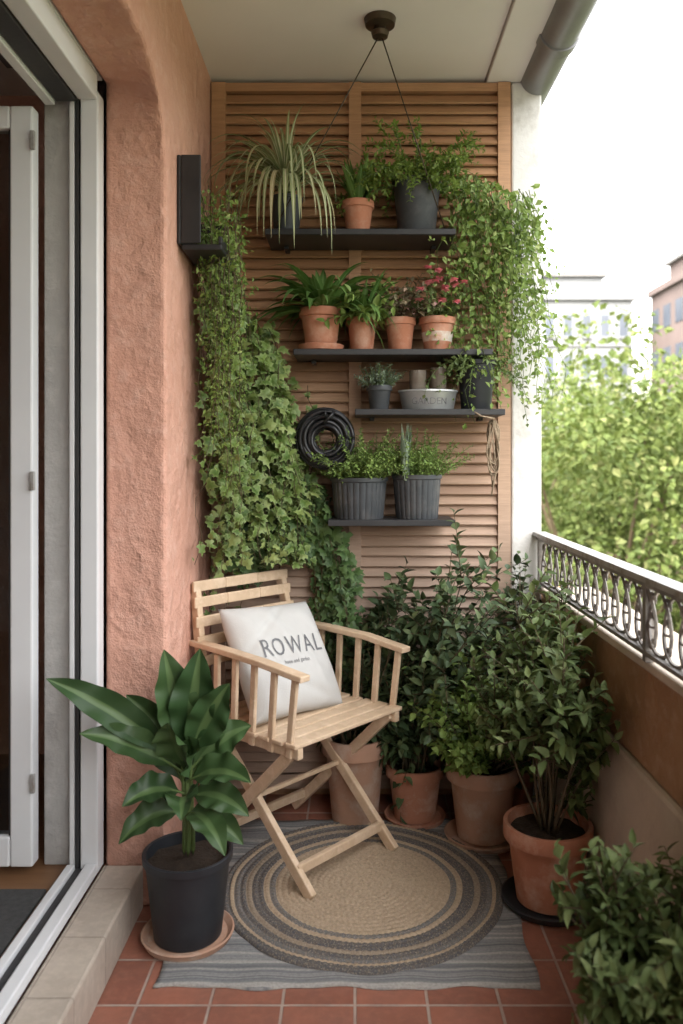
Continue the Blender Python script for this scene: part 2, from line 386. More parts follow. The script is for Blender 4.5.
group('parapet_wall',(.75,1,0),g)
mb=MB(); tube(mb,[(.655,-1.6,2.60),(.655,3.1,2.60)],.062,k=28)
for yy in (0.2,1.4,2.55): tube(mb,[(.655,yy,2.60),(.655,yy+.05,2.60)],.068,k=28)
g=mb.obj('gutter',M_gutter); e=g.modifiers.new('es','EDGE_SPLIT'); e.split_angle=.8
mb=MB()
X=.66
beam(mb,(X,-1.6,.966),(X,2.868,.966),.045,.014)
beam(mb,(X,-1.6,.952),(X,2.868,.952),.022,.012,mi=1)
beam(mb,(X,-1.6,.798),(X,2.868,.798),.026,.010,mi=1)
def ring(cy,cz,ry,rz,t=.0045,k=20,ph=0):
    a=np.linspace(0,2*math.pi,k+1); tube(mb,np.stack([np.full(k+1,X)+.004*np.sin(a*2),cy+ry*np.cos(a),cz+rz*np.sin(a)],1),t,k=5,mi=1)
yy=-1.5
while yy<2.82:
    ring(yy,.875,.060,.071)
    ring(yy+.0425,.875,.013,.017,.0035,10)
    for sg in (1,-1):
        for s2 in (1,-1):
            a=np.linspace(-.6,4.4,12); rr=.015-.0022*a
            tube(mb,np.stack([np.full(12,X),yy+.0425+s2*(.002+rr*np.cos(a)),.875+sg*(.048+rr*np.sin(a))],1),.003,k=4,mi=1)
    yy+=.085
for yy in (-1.2,-.2,.8,1.8,2.84): beam(mb,(X,yy,.777),(X,yy,.96),.02,.02,(0,1,0),1)
mb.obj('balcony_railing',[M_rail,M_iron],False)
# ---- french door and room
ch=[box('post',-.6895,-.737,2.145,2.197,.121,2.22,M_frame,.004),
    box('post_inner',-.742,-.752,2.15,2.197,.121,2.2,M_dark,.001),
    box('post_second',-.755,-.768,2.15,2.197,.121,2.2,M_frame,.002),
    box('roughcast_reveal',-.770,-.852,2.19,2.5,.121,2.6,M_grey,.004),
    box('header',-.6895,-.742,-.9,2.143,2.195,2.262,M_frame,.004),
    box('header_track',-.745,-.80,-.9,2.143,2.19,2.26,M_dark,.002),
    box('header_rail',-.803,-.83,-.9,2.143,2.18,2.26,M_frame,.003),
    box('sill',-.6895,-.722,-.9,2.143,.1215,.150,M_frame,.004),
    box('sill_track',-.724,-.748,-.9,2.143,.1215,.136,M_dark,.001),
    box('sill_inner',-.75,-.772,-.9,2.143,.1215,.147,M_frame,.003)]
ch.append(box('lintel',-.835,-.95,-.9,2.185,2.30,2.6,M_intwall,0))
ch.append(box('soffit_fill',-.6895,-.83,-.9,2.185,2.265,2.6,M_frame,.002))
yl=2.12
ch+= [box('leaf_stile',-.855,-.915,yl,yl+.045,.15,2.17,M_frame,.005),
      box('leaf_far_stile',-1.50,-1.56,yl,yl+.045,.15,2.17,M_frame,.005),
      box('leaf_bottom_rail',-.916,-1.499,yl,yl+.045,.15,.23,M_frame,.005),
      box('leaf_top_rail',-.916,-1.499,yl,yl+.045,2.11,2.17,M_frame,.005),
      box('leaf_gasket',-.917,-.922,yl+.01,yl+.03,.23,2.11,M_dark,0)]
for z in (.35,1.15,2.05): ch.append(box('hinge',-.846,-.858,yl-.012,yl-.001,z,z+.05,M_rail,.002))
m,nt,out=newmat('door_glass'); a=N(nt,'ShaderNodeBsdfTransparent'); a.inputs[0].default_value=(.6,.62,.62,1); b=N(nt,'ShaderNodeBsdfGlossy'); b.inputs['Roughness'].default_value=.02
fr=N(nt,'ShaderNodeFresnel'); mx=N(nt,'ShaderNodeMixShader'); nt.links.new(fr.outputs[0],mx.inputs[0]); nt.links.new(a.outputs[0],mx.inputs[1]); nt.links.new(b.outputs[0],mx.inputs[2]); nt.links.new(mx.outputs[0],out.inputs[0])
M_glass=m
ch.append(box('glass_pane',-.922,-1.50,yl+.018,yl+.024,.23,2.11,M_glass,0))
group('french_door',(-.8,1.5,.12),ch)
M_intback=surf('interior_plaster',(.60,.58,.55),(.54,.52,.50),.9)
rm=[box('room_floor',-.775,-4.5,-.9,5.,.0,.12,M_wood_floor,0),
    box('room_back_wall',-.86,-4.5,4.0,4.1,.12,2.6,M_intback,0),
    box('room_side_wall',-4.5,-4.6,-.9,5,.12,2.6,M_intback,0),
    box('room_near_wall',-.96,-4.5,-1.0,-.905,.12,2.6,M_intback,0),
    box('room_ceiling',-.96,-4.5,-.9,5,2.605,2.7,M_intback,0),
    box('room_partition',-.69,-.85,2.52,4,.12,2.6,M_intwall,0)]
group('room_interior',(-2.5,2,0),rm)
box('doormat',-.79,-1.25,.4,2.05,.1215,.132,M_mat,.003)
M_pf=surf('old_gilt_frame',(.24,.15,.08),(.3,.2,.11),.5); M_art=surf('old_painting',(.30,.26,.20),(.5,.44,.36),.6,4,20)
def pframe(x0,x1,z0,z1,y):
    c=[box('canvas',x0,x1,y-.01,y,z0,z1,M_art,0)]
    for n_,a in (('top',(x0-.03,x1+.03,z1,z1+.04)),('bottom',(x0-.03,x1+.03,z0-.04,z0)),('left_side',(x0-.03,x0,z0,z1)),('right_side',(x1,x1+.03,z0,z1))):
        c.append(box('frame_'+n_,a[0],a[1],y-.03,y-.001,a[2],a[3],M_pf,.005))
    group('picture_frame',((x0+x1)/2,y,(z0+z1)/2),c)
pframe(-2.05,-1.68,.86,1.30,3.998); pframe(-2.1,-1.68,.2,.72,3.9)

# ---- louvered screen
mb=MB(); Yf=2.885
for (x0,x1) in ((-.515,-.465),(-.022,.022),(.513,.558)):
    v=[(x,y,z) for x in (x0,x1) for y in (Yf-.018,Yf+.03) for z in (.05,2.585)]; mb.add(v,BOXF,0)
for (x0,x1) in ((-.465,-.022),(.022,.513)):
    v=[(x,y,z) for x in (x0,x1) for y in (Yf-.012,Yf+.028) for z in (.05,.10)]; mb.add(v,BOXF,0)
    v=[(x,y,z) for x in (x0,x1) for y in (Yf-.012,Yf+.028) for z in (2.555,2.585)]; mb.add(v,BOXF,0)
    z=.125
    while z<2.55:
        dz=random.uniform(-.0015,.0015); dy=random.uniform(-.0015,.0015); tl=random.uniform(-.001,.001)
        mb.add([(x,Yf+dy+a*(.011+tl)+b*.003,z+dz+a*.0172+b*-.0025) for x in (x0,x1) for a in (1,-1) for b in (-1,1)],BOXF,0)
        z+=.0370
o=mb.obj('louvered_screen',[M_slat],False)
def shelf(x0,x1,z,name='wall_shelf'):
    c=[box('board',x0,x1,2.66,2.864,z-.02,z,M_black,.002)]
    for xx in (x0+.06,x1-.06):
        c.append(box('bracket',xx-.008,xx+.008,2.80,2.864,z-.032,z-.0205,M_black,.001))
    group(name,((x0+x1)/2,2.76,z),c)
shelf(-.30,.335,2.00); shelf(-.205,.46,1.60); shelf(.0,.50,1.40); shelf(-.09,.335,1.03)
mb=MB()
lathe_c=lathe('canopy',[(.010,-.06),(.024,-.056),(.028,-.042),(.018,-.03),(.018,-.026),(.046,-.02),(.05,0)],(.078,2.49,2.602),M_bronze)
tube(mb,[(.072,2.49,2.545),(-.27,2.67,2.0)],.0022,k=5); tube(mb,[(.084,2.49,2.545),(.30,2.67,2.0)],.0022,k=5)
wv=mb.obj('wires',[M_bronze]); group('ceiling_hook',(.078,2.49,2.6),[lathe_c,wv])
c=[box('back_plate',-.519,-.508,2.33,2.62,1.86,2.12,M_black,.003),
   box('tray',-.507,-.39,2.34,2.60,1.845,1.862,M_black,.003),
   box('tray_front_lip',-.40,-.39,2.341,2.599,1.8625,1.885,M_black,.002),
   box('side_panel',-.507,-.45,2.33,2.339,1.8625,2.12,M_black,.002),
   box('top_rail',-.507,-.43,2.61,2.62,1.8625,2.0,M_black,.002)]
group('wall_planter_box',(-.45,2.45,1.85),c)

# ------------------------------------------------------------------ potted plants
def potted(name,loc,r,h,mat,style,saucer,fol,ribs=0,band=None):
    ch,zs=pot(loc,r,h,mat,style,saucer,ribs,band)
    f_=fol((loc[0],loc[1],zs)); f_=f_ if isinstance(f_,list) else [f_]
    group(name,loc,ch+f_)
def ribbons(name,base,n,Lr,tilt,droop,w,mats,br=.02,K=12,keep=keep_balcony,jit=.08,az=None):
    mb=MB()
    for k in range(n):
        a=rng.uniform(0,2*math.pi) if az is None else math.radians(rng.uniform(*az)); tl=math.radians(rng.uniform(*tilt))
        d=(math.sin(tl)*math.cos(a),math.sin(tl)*math.sin(a),math.cos(tl))
        p0=np.array(base)+np.array([math.cos(a),math.sin(a),0])*rng.uniform(0,br)
        pts=path(p0,d,rng.uniform(*Lr),droop*rng.uniform(.75,1.2),K,jit)
        pts[:,1]=np.minimum(pts[:,1],2.85); pts[:,0]=np.maximum(pts[:,0],-.5)
        S=nrm(np.gradient(pts,axis=0)); side=nrm(np.cross(S,np.array([0,0,1.])+S[0]*.01)); upv=np.cross(side,S)
        t=np.linspace(0,1,K+1); ww=w*rng.uniform(.7,1.1)*np.clip(np.minimum(.45+t*3,(1-t)*2.2),.03,1)[:,None]*.5
        V=np.stack([pts-side*ww+upv*ww*.35,pts,pts+side*ww+upv*ww*.35],1).reshape(-1,3)
        F=[]; 
        for i in range(K): q=i*3; F+=[(q,q+1,q+4,q+3),(q+1,q+2,q+5,q+4)]
        mb.add(V,F,0,np.tile([1.,0,1.],K+1))
    return mb.obj(name,mats)
potted('potted_spider_plant',(-.235,2.75,2.0),.055,.13,M_greypot,'plain',None,
   lambda b: [ribbons('foliage',(b[0],b[1]-.02,b[2]+.03),75,(.22,.40),(4,55),8,.015,[L_spider],.025,16),
              ribbons('hanging_leaves',(b[0],b[1]-.05,b[2]+.03),42,(.26,.44),(15,65),16,.016,[L_spider],.02,16,az=(190,350))])
potted('potted_succulent',(.01,2.75,2.0),.056,.115,M_terra,'terra',None,
   lambda b: ribbons('foliage',b,34,(.10,.18),(3,34),2,.026,[L_str],.02,8))
potted('potted_fern',(.213,2.76,2.0),.083,.185,M_greypot,'plain',None,
   lambda b: plant('foliage',b,90,(.12,.28),(10,85),8,13,.026,.014,T_S,[L_fern,M_gstem],.05,sub=2,start=.15))
potted('potted_strap_leaf_plant',(-.117,2.75,1.6),.075,.135,M_terra,'terra',M_terra,
   lambda b: ribbons('foliage',b,90,(.15,.30),(15,78),7,.034,[L_str],.035,12))
potted('potted_foliage_plant',(.024,2.75,1.6),.054,.115,M_terra,'terra',None,
   lambda b: [plant('foliage',b,36,(.08,.20),(5,75),8,10,.048,.024,T_L,[L_herb,M_gstem],.02),ribbons('long_leaves',b,26,(.14,.24),(15,60),7,.028,[L_str],.03,10)])
potted('potted_bronze_plant',(.155,2.75,1.6),.054,.115,M_terra,'terra',None,
   lambda b: plant('foliage',b,42,(.09,.20),(5,65),5,11,.030,.021,T_S,[L_purp,M_stem],.02))
def flowers(b):
    f_=plant('foliage',b,40,(.07,.17),(5,65),5,9,.032,.022,T_S,[L_mid,M_gstem],.03)
    mb=MB()
    for k in range(14):
        c=np.array(b)+np.array([rng.uniform(-.07,.09),rng.uniform(-.12,-.05),rng.uniform(.04,.17)])
        n=13; az=np.arange(n)*2.4; D=np.stack([np.cos(az),np.sin(az),rng.uniform(-.3,.9,n)],1)
        scatter(mb,T_S,np.tile(c,(n,1)),D,np.tile([0,0,1.],(n,1)),np.full(n,.017),np.full(n,.018))
    return [f_,mb.obj('blossoms',[M_petal])]
potted('potted_geranium',(.282,2.74,1.6),.063,.115,M_terra,'terra',None,flowers,0,M_whitepot)
potted('potted_lavender',(.083,2.75,1.4),.045,.085,M_greypot,'terra',None,
   lambda b: plant('foliage',b,70,(.04,.09),(0,65),2,14,.018,.009,T_S,[L_grey,M_gstem],.035))
potted('potted_trailing_pothos',(.416,2.75,1.4),.066,.17,M_blackpot,'plain',None,
   lambda b: plant('foliage',b,22,(.10,.30),(50,95),12,12,.028,.020,T_S,[L_mid,M_gstem],.05))
potted('potted_herbs',(.014,2.755,1.03),.098,.14,M_greypot,'bucket',None,
   lambda b: plant('foliage',b,150,(.09,.20),(0,62),3,20,.019,.012,T_S,[L_herb,M_gstem],.085),26)
potted('potted_thyme',(.213,2.755,1.03),.085,.15,M_greypot,'bucket',None,
   lambda b: [plant('foliage',b,110,(.08,.18),(0,52),3,20,.019,.010,T_S,[L_herb,M_gstem],.075),
              ribbons('white_tuft',(b[0]-.04,b[1]-.06,b[2]),14,(.14,.20),(0,8),1,.022,[L_grey],.014,8)],24)
prof=[(.085,0),(.088,.003),(.098,.058),(.103,.062),(.102,.068),(.097,.066),(.09,.04)]
c=[lathe('tin_body',prof,(.25,2.74,1.4),M_tin,48,sy=.62),lathe('jar',[(.026,0),(.028,.004),(.03,.09),(.027,.09),(.024,.01)],(.215,2.74,1.445),M_jar),
   lathe('jar',[(.026,0),(.028,.004),(.028,.105),(.025,.105),(.024,.01)],(.285,2.74,1.44),M_jar)]
# lettering wrapped round the oval tin
fc=bpy.data.curves.new('t','FONT'); fc.body='GARDEN'; fc.size=.032; fc.align_x='CENTER'; fc.resolution_u=3
t_=link(bpy.data.objects.new('t',fc)); bpy.context.view_layer.update(); me=bpy.data.meshes.new_from_object(t_); bpy.data.objects.remove(t_)
for v_ in me.vertices:
    px,pz=v_.co.x,v_.co.y+.018; rad=.088+.010*(pz/.058)+.0012; th=-math.pi/2+px/rad*1.0
    v_.co=Vector((.25+rad*math.cos(th),2.74+rad*.62*math.sin(th)-.0006,1.4+pz))
me.materials.clear(); me.materials.append(M_ink); ft=link(bpy.data.objects.new('lettering',me)); c.append(ft)
group('tin_trough',(.25,2.74,1.4),c)
# hose coil
mb=MB()
for k in range(22):
    R=.040+.0026*k+random.uniform(-.003,.003); a=np.linspace(0,2*math.pi,44); cx=-.100+random.uniform(-.004,.004); cz=1.300+random.uniform(-.005,.004)
    y=2.745-.013*(k%4)+random.uniform(-.003,.003)
    tube(mb,np.stack([cx+R*np.cos(a),y+.005*np.sin(a*2+k),cz+R*1.03*np.sin(a)],1),.0068,k=8)
a=np.linspace(0,2*math.pi,24); tube(mb,np.stack([-.088+.018*np.cos(a),2.715+.035*np.sin(a),1.372+.02*np.cos(a)],1),.006,k=7)
tube(mb,[(-.10,2.862,1.375),(-.10,2.76,1.375),(-.10,2.70,1.372),(-.10,2.69,1.39)],.004,k=6)
mb.obj('garden_hose',[M_hose])
def hose_clear(P):
    return ~((np.hypot(P[:,0]+.100,P[:,2]-1.300)<.105)&(P[:,1]<2.78))
mb=MB()
for k in range(7):
    a=np.linspace(0,2*math.pi,22); w_=.009+.002*k; h_=.085+random.uniform(-.02,.03)
    tube(mb,np.stack([.468+w_*np.cos(a)+.006*np.sin(3*a+k),2.71+.01*np.cos(a+k),1.365-h_+h_*np.sin(a)],1),.0028,k=5)
tube(mb,[(.39,2.665,1.395),(.42,2.655,1.375),(.455,2.665,1.37),(.47,2.70,1.372)],.003,k=5)
tube(mb,[(.468,2.71,1.30),(.478,2.71,1.20),(.462,2.71,1.11)],.003,k=5)
mb.obj('hanging_rope',[M_rope])

# ------------------------------------------------------------------ ivy
kbh=lambda P: keep_balcony(P)&hose_clear(P)
def strands(name,starts,ends,mats,T,L,W,dens,face=(.45,-.9,.25),keep=kbh,wob=.02,sp=1.):
    mb=MB()
    for s,e in zip(starts,ends):
        s=np.array(s,float);e=np.array(e,float); n=max(6,int(abs(s[2]-e[2])/.05)); t=np.linspace(0,1,n+1)[:,None]
        pts=s*(1-t)+e*t; pts+=np.cumsum(rng.normal(0,wob*.45,(n+1,3)),0)*np.array([1,.6,.1]); 
        pts[:,1]=np.minimum(pts[:,1],2.85); pts[:,0]=np.maximum(pts[:,0],-.495)
        ok=chair_clear(pts)
        if not ok.all(): pts=pts[:max(2,int(np.argmin(ok)))]
        n=len(pts)-1
        if n<2: continue
        tube(mb,pts,.0016,.001,3,1)
        m=int(np.linalg.norm(pts[-1]-pts[0])*dens); 
        if m<2: continue
        tt=rng.uniform(0,.9999,m)*n; i=tt.astype(int); fr=(tt-i)[:,None]; P=pts[i]*(1-fr)+pts[np.minimum(i+1,n)]*fr
        P=P+rng.normal(0,1,(m,3))*np.array([.016,.014,.01])*sp
        D=np.stack([rng.normal(.15,.7,m),rng.normal(-.35,.4,m),rng.normal(-.6,.5,m)],1)
        U=np.array(face)+rng.normal(0,.5,(m,3)); s_=rng.uniform(.4,1.25,m)*(1.1-.35*tt/n)
        scatter(mb,T,P,D,U,L*s_,W*s_,0,keep)
    return mb.obj(name,mats,False)
S=[];E=[]
for k in range(62):
    uu_=rng.uniform(0,1); x=-.455+.29*uu_; y=2.64+.18*uu_+rng.uniform(-.06,.04); z=1.80-.40*uu_+rng.uniform(-.22,.12)
    if k<12: x=rng.uniform(-.47,-.40); y=rng.uniform(2.5,2.62); z=rng.uniform(1.85,1.97)
    S.append((x,y,z)); E.append((x+rng.uniform(-.02,.06)+.03,y+rng.uniform(-.03,.04),min(z-.25,rng.choice([rng.uniform(.55,.85),rng.uniform(.7,1.05),rng.uniform(.9,1.4)]))))
iv=strands('ivy_vines',S,E,[L_ivy,M_stem],T_I,.045,.045,52,wob=.026)
S=[];E=[]
for k in range(40):
    x=rng.uniform(-.485,-.36); y=rng.uniform(2.40,2.64); S.append((x,y,rng.uniform(1.88,2.08))); E.append((x+rng.uniform(-.02,.03),y+rng.uniform(-.03,.05),rng.uniform(1.1,1.7)))
iv2=strands('string_vines',S,E,[L_trail,M_stem],T_S,.020,.011,115)
S=[];E=[]
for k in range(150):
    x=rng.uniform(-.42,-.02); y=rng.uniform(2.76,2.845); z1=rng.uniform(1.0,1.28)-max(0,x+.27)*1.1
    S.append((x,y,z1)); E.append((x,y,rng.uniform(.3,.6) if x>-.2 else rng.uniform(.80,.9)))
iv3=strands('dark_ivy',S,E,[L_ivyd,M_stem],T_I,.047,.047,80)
group('ivy_plant',(-.4,2.6,1.9),[iv,iv2,iv3])
S=[];E=[]
for k in range(62):
    uu_=rng.uniform(0,1); x=.36+.22*uu_; y=rng.uniform(2.64,2.80); z=2.20-.20*uu_*rng.uniform(.2,1); S.append((x,y,z)); E.append((min(.61,x+rng.uniform(-.02,.06)),y+.01,rng.choice([rng.uniform(1.34,1.6),rng.uniform(1.5,1.9)])))
t1=strands('vines',S,E,[L_trail,M_gstem],T_S,.028,.019,90,keep=lambda P:P[:,1]<2.86,wob=.035,sp=1.4)
group('trailing_vine_plant',(.4,2.75,2.1),[t1])

# ------------------------------------------------------------------ floor plants
def kb2(P):
    x,y,z=P[:,0],P[:,1],P[:,2]
    return (x>-.505)&(y<2.85)&((x<.65)|(z>1.0))&chair_clear(P)
def kb_pit(P): return kb2(P)&((P[:,0]>.33)|(P[:,2]<.36))&(P[:,2]<.93)
def kb_fg(P): return kb2(P)&(P[:,0]>.385)&(P[:,2]<.60)
potted('potted_dark_shrub',(.0,2.74,0),.112,.29,M_terra3,'terra',None,
  lambda b: plant('foliage',b,38,(.30,.68),(2,34),1.2,10,.052,.031,T_L,[L_dark,M_stem],.06,sub=8,subL=.35,keep=kb2,stemr=.004))
potted('potted_dark_shrub',(.205,2.74,0),.10,.18,M_terra2,'terra',M_terra2,
  lambda b: plant('foliage',b,46,(.35,.84),(2,32),1.0,10,.052,.031,T_L,[L_dark,M_stem],.05,sub=8,subL=.35,keep=kb2,stemr=.004))
potted('potted_light_shrub',(.415,2.60,0),.118,.235,M_terra3,'terra',M_terra3,
  lambda b: plant('foliage',b,44,(.12,.32),(5,58),1.4,9,.040,.028,T_L,[L_herb,M_stem],.06,sub=6,subL=.45,keep=kb2,stemr=.003))
potted('potted_evergreen_shrub',(.57,2.79,0),.06,.16,M_terra2,'terra',None,
  lambda b: plant('foliage',b,18,(.55,.74),(0,20),.5,9,.038,.026,T_L,[L_dark,M_stem],.03,sub=8,subL=.3,keep=kb2,stemr=.003))
potted('potted_pittosporum',(.535,2.22,0),.122,.215,M_terra,'terra',M_blackpot,
  lambda b: plant('foliage',b,16,(.42,.70),(3,24),.3,11,.050,.026,T_L,[L_mid,M_stem],.035,sub=14,subL=.34,keep=kb_pit,stemr=.005,subfrom=.5,start=.6))
potted('potted_foreground_shrub',(.535,1.47,0),.11,.19,M_whitepot,'plain',None,
  lambda b: plant('foliage',b,24,(.16,.38),(3,36),.8,10,.044,.022,T_L,[L_mid,M_stem],.04,sub=8,subL=.35,keep=kb_fg,stemr=.004))
def bigleaf(mb,p0,p1,w,arch,yaw=0.,n=16):
    p0=np.array(p0,float);p1=np.array(p1,float); L=np.linalg.norm(p1-p0)
    t=np.linspace(0,1,n+1)[:,None]; pts=p0*(1-t)+p1*t; pts[:,2]+=(arch*4*t*(1-t))[:,0]*L
    S=nrm(np.gradient(pts,axis=0)); tw=rng.uniform(-.35,.35); view=np.array([math.sin(yaw)*.6+tw,-.75,.65]); side=nrm(np.cross(S,view)); upv=np.cross(side,S)
    tt=t[:,0]; q=np.clip((tt-.16)/.84,0,1); ww=w*.5*np.maximum(np.sin(math.pi*q**.8)**.8,.035); ww[-1]=.001
    ph=rng.uniform(0,6,2)
    V=[];A=[]
    for s in (-1,-.6,-.12,.12,.6,1):
        und=.17*w*np.sin(tt*25+s*2+ph[0 if s<0 else 1])*abs(s)**1.5*np.sin(math.pi*q)
        V.append(pts+side*(ww*s)[:,None]+upv*(np.abs(s)**1.2*ww*.55+und)[:,None]); A.append(np.full(n+1,max(0,abs(s)-.12)))
    V=np.stack(V,1).reshape(-1,3); A=np.stack(A,1).reshape(-1)
    F=[(i*6+j,i*6+j+1,(i+1)*6+j+1,(i+1)*6+j) for i in range(n) for j in range(5)]
    mb.add(V,F,0,A); tube(mb,pts[:5],.0045,.003,6,1)
def broad(b):
    mb=MB(); x,y,z=b
    for dx,dy in ((0,0),(.012,.01),(-.012,.006)):
        tube(mb,[(x+dx,y+dy,z),(x+dx*.5,y+dy,z+.12),(x-.005+dx,y,z+.27)],.009,.006,8,1)
    c=(x-.005,y,z)
    def lf(h,dx,dy,dz,w,ar=.08,yaw=0): bigleaf(mb,(c[0],c[1],z+h),(c[0]+dx,c[1]+dy,z+h+dz),w,ar,yaw)
    lf(.24,-.33,-.08,.25,.085,.05,-.5); lf(.22,-.24,-.10,.14,.08,.08,-.3)
    lf(.26,-.05,-.03,.29,.11,.0,.3); lf(.26,.04,-.02,.29,.115,.0,-.3); lf(.25,.12,-.05,.22,.10,.06,.5)
    lf(.22,.165,.02,.12,.09,.1,.6); lf(.20,.18,-.10,.04,.085,.13,.4); lf(.16,.17,-.06,-.02,.08,.16,.3)
    lf(.17,-.13,-.12,.02,.08,.14,-.4); lf(.12,-.15,-.08,-.04,.075,.18,-.2); lf(.12,.12,-.12,-.05,.08,.2,.2)
    lf(.15,.02,-.15,.02,.085,.2,0); lf(.22,-.02,-.11,.17,.10,.08,.1); lf(.18,-.12,.06,.16,.085,.08,0); lf(.10,.15,-.02,-.05,.075,.2,.2)
    lf(.20,.06,-.12,.13,.09,.1,.2); lf(.24,-.16,.02,.18,.08,.06,-.2); lf(.18,.10,.05,.2,.09,.06,.3)
    o=mb.obj('foliage',[L_big,M_gstem]); s=o.modifiers.new('sub','SUBSURF'); s.levels=1; s.render_levels=1
    return o
potted('potted_broad_leaf_plant',(-.43,2.06,0),.112,.215,M_blackpot,'plain',M_terra3,broad,0)

# ------------------------------------------------------------------ rugs
m,nt,out=newmat('striped_rug'); p=N(nt,'ShaderNodeBsdfPrincipled'); v=objco(nt); sx=N(nt,'ShaderNodeSeparateXYZ'); nt.links.new(v,sx.inputs[0])
cb=N(nt,'ShaderNodeCombineXYZ'); nt.links.new(sx.outputs[1],cb.inputs[1])
ns=noise(nt,34,cb.outputs[0],3,.7)
c=ramp(nt,ns,[(.40,(.14,.143,.15)),(.46,(.32,.31,.30)),(.50,(.18,.185,.195)),(.57,(.43,.405,.37))])
c=mixc(nt,ramp(nt,noise(nt,140,v),[(.35,0.),(.7,.4)]),c,(.1,.105,.11))
nt.links.new(c,p.inputs['Base Color']); p.inputs['Roughness'].default_value=.95
wv=N(nt,'ShaderNodeTexWave'); wv.bands_direction='Y'; wv.inputs['Scale'].default_value=60; nt.links.new(v,wv.inputs['Vector'])
nt.links.new(bump(nt,wv.outputs['Fac'],.5,.003),p.inputs['Normal']); nt.links.new(p.outputs[0],out.inputs[0]); M_rug=m
nx,ny=60,50; V=[];F=[]
for lay in (0,1):
    for j in range(ny+1):
        for i in range(nx+1):
            a_=i/nx; w_=j/ny; x=-.47+.90*a_+.005*math.sin(w_*23)+ .03*(w_-.0)*(a_-.2); y=1.86+.86*w_+.006*math.sin(a_*17)+.003*math.sin(a_*41)
            ed=min(a_,1-a_,w_,1-w_); z=.001 if lay==0 else .005+.0025*math.sin(x*37)*math.sin(y*29)+(.003 if ed<.02 and random.random()<.5 else 0.002)
            V.append((x,y,z))
s=(nx+1)*(ny+1)
for j in range(ny):
    for i in range(nx):
        a=j*(nx+1)+i; F.append((s+a,s+a+1,s+a+nx+2,s+a+nx+1))
        if j==0: F.append((a,a+1,s+a+1,s+a))
        if j==ny-1: q=a+nx+1; F.append((q+1,q,s+q,s+q+1))
    a=j*(nx+1); F.append((a+nx+1,a,s+a,s+a+nx+1)); a+=nx; F.append((a,a+nx+1,s+a+nx+1,s+a))
meshobj('flat_rug',V,F,M_rug,smooth=True)
R=.40; nr=24; per=5; na=560; cx,cy=.022,2.30
r_=np.linspace(.001,R,nr*per+1); th=np.linspace(0,2*math.pi,na,endpoint=False); RR,TH=np.meshgrid(r_,th,indexing='ij')
ringi=np.minimum((RR/R*nr).astype(int),nr-1); ph=(RR/R*nr)%1; kk=np.maximum(6,np.round(2*math.pi*(ringi+.5)*R/nr/.016))
H=.009+.006*np.sqrt(np.clip(1-(2*ph-1)**2,0,1))*(1+.22*np.sin(TH*kk+(2*ph-1)*1.6*np.where(ringi%2,1,-1)))
H[-1]=.006; wobr=1+.004*np.sin(TH*5+1)+.003*np.sin(TH*11)
V=np.stack([cx+RR*wobr*np.cos(TH),cy+RR*wobr*np.sin(TH),H+.001],-1).reshape(-1,3)
nR=len(r_); F=[(i*na+j,(i+1)*na+j,(i+1)*na+(j+1)%na,i*na+(j+1)%na) for i in range(nR-1) for j in range(na)]
m,nt,out=newmat('braided_jute'); p=N(nt,'ShaderNodeBsdfPrincipled'); a=N(nt,'ShaderNodeAttribute'); a.attribute_name='across'
B=(.45,.345,.24);G=(.085,.087,.095);G2=(.14,.14,.145)
c=ramp(nt,a.outputs['Fac'],[(0,B),(15/24,G2),(16/24,B),(17/24,G),(19/24,(.3,.24,.18)),(20/24,G),(21.02/24,G2),(22/24,B),(22.6/24,G)],'CONSTANT')
v=objco(nt); c=mixc(nt,ramp(nt,noise(nt,120,v,3,.7),[(.35,0.),(.7,.6)]),c,(.19,.145,.10)); c=mixc(nt,ramp(nt,noise(nt,260,v,2),[(.5,0.),(.75,.5)]),c,(.5,.42,.33))
nt.links.new(c,p.inputs['Base Color']); p.inputs['Roughness'].default_value=.95; p.inputs['Specular IOR Level'].default_value=.1
nt.links.new(bump(nt,noise(nt,300,v,3),.6,.002),p.inputs['Normal']); nt.links.new(p.outputs[0],out.inputs[0])
meshobj('round_braided_rug',V,F,m,smooth=True,across=(RR/R).reshape(-1)-.002)

# ------------------------------------------------------------------ chair
fz=.014
mb=MB()
for s,so in ((.012,1),(Wd-.03,-1)):
    beam(mb,C(s,.40,.425),C(s,-.03,fz),.020,.034,f)
    s2=s+so*.023
    beam(mb,C(s2,.0,.425),C(s2,.44,fz),.020,.034,f)
ins=.028; zt=.838
for s,so in ((.012,1),(Wd-.012,-1)):
    beam(mb,C(s,-.01,.415),C(s,.42,.415),.022,.032)
    beam(mb,C(s,.005,.40),C(s+(so*ins*(2. if so<0 else .3)),-.065,zt),.022,.034,f)
    ap=[C(s-so*.004,-.052,.655),C(s-so*.012,.10,.655),C(s-so*.016,.28,.648),C(s-so*.010,.445,.630)]
    for a,b in zip(ap[:-1],ap[1:]): 
        dd=(b-a)/np.linalg.norm(b-a); beam(mb,a-dd*.003,b+dd*.003,.040,.018)
    for t0,t1 in ((.07,.075),(.15,.16),(.23,.245),(.31,.33),(.385,.415)):
        beam(mb,C(s-so*.012,t0,.40),C(s-so*.014,t1,.64),.013,.022,f)
for k in range(8):
    t=.012+k*.0555; beam(mb,C(-.012,t,.438-.004*math.sin(k/7*math.pi)),C(Wd+.012,t,.438-.004*math.sin(k/7*math.pi)),.043,.013)
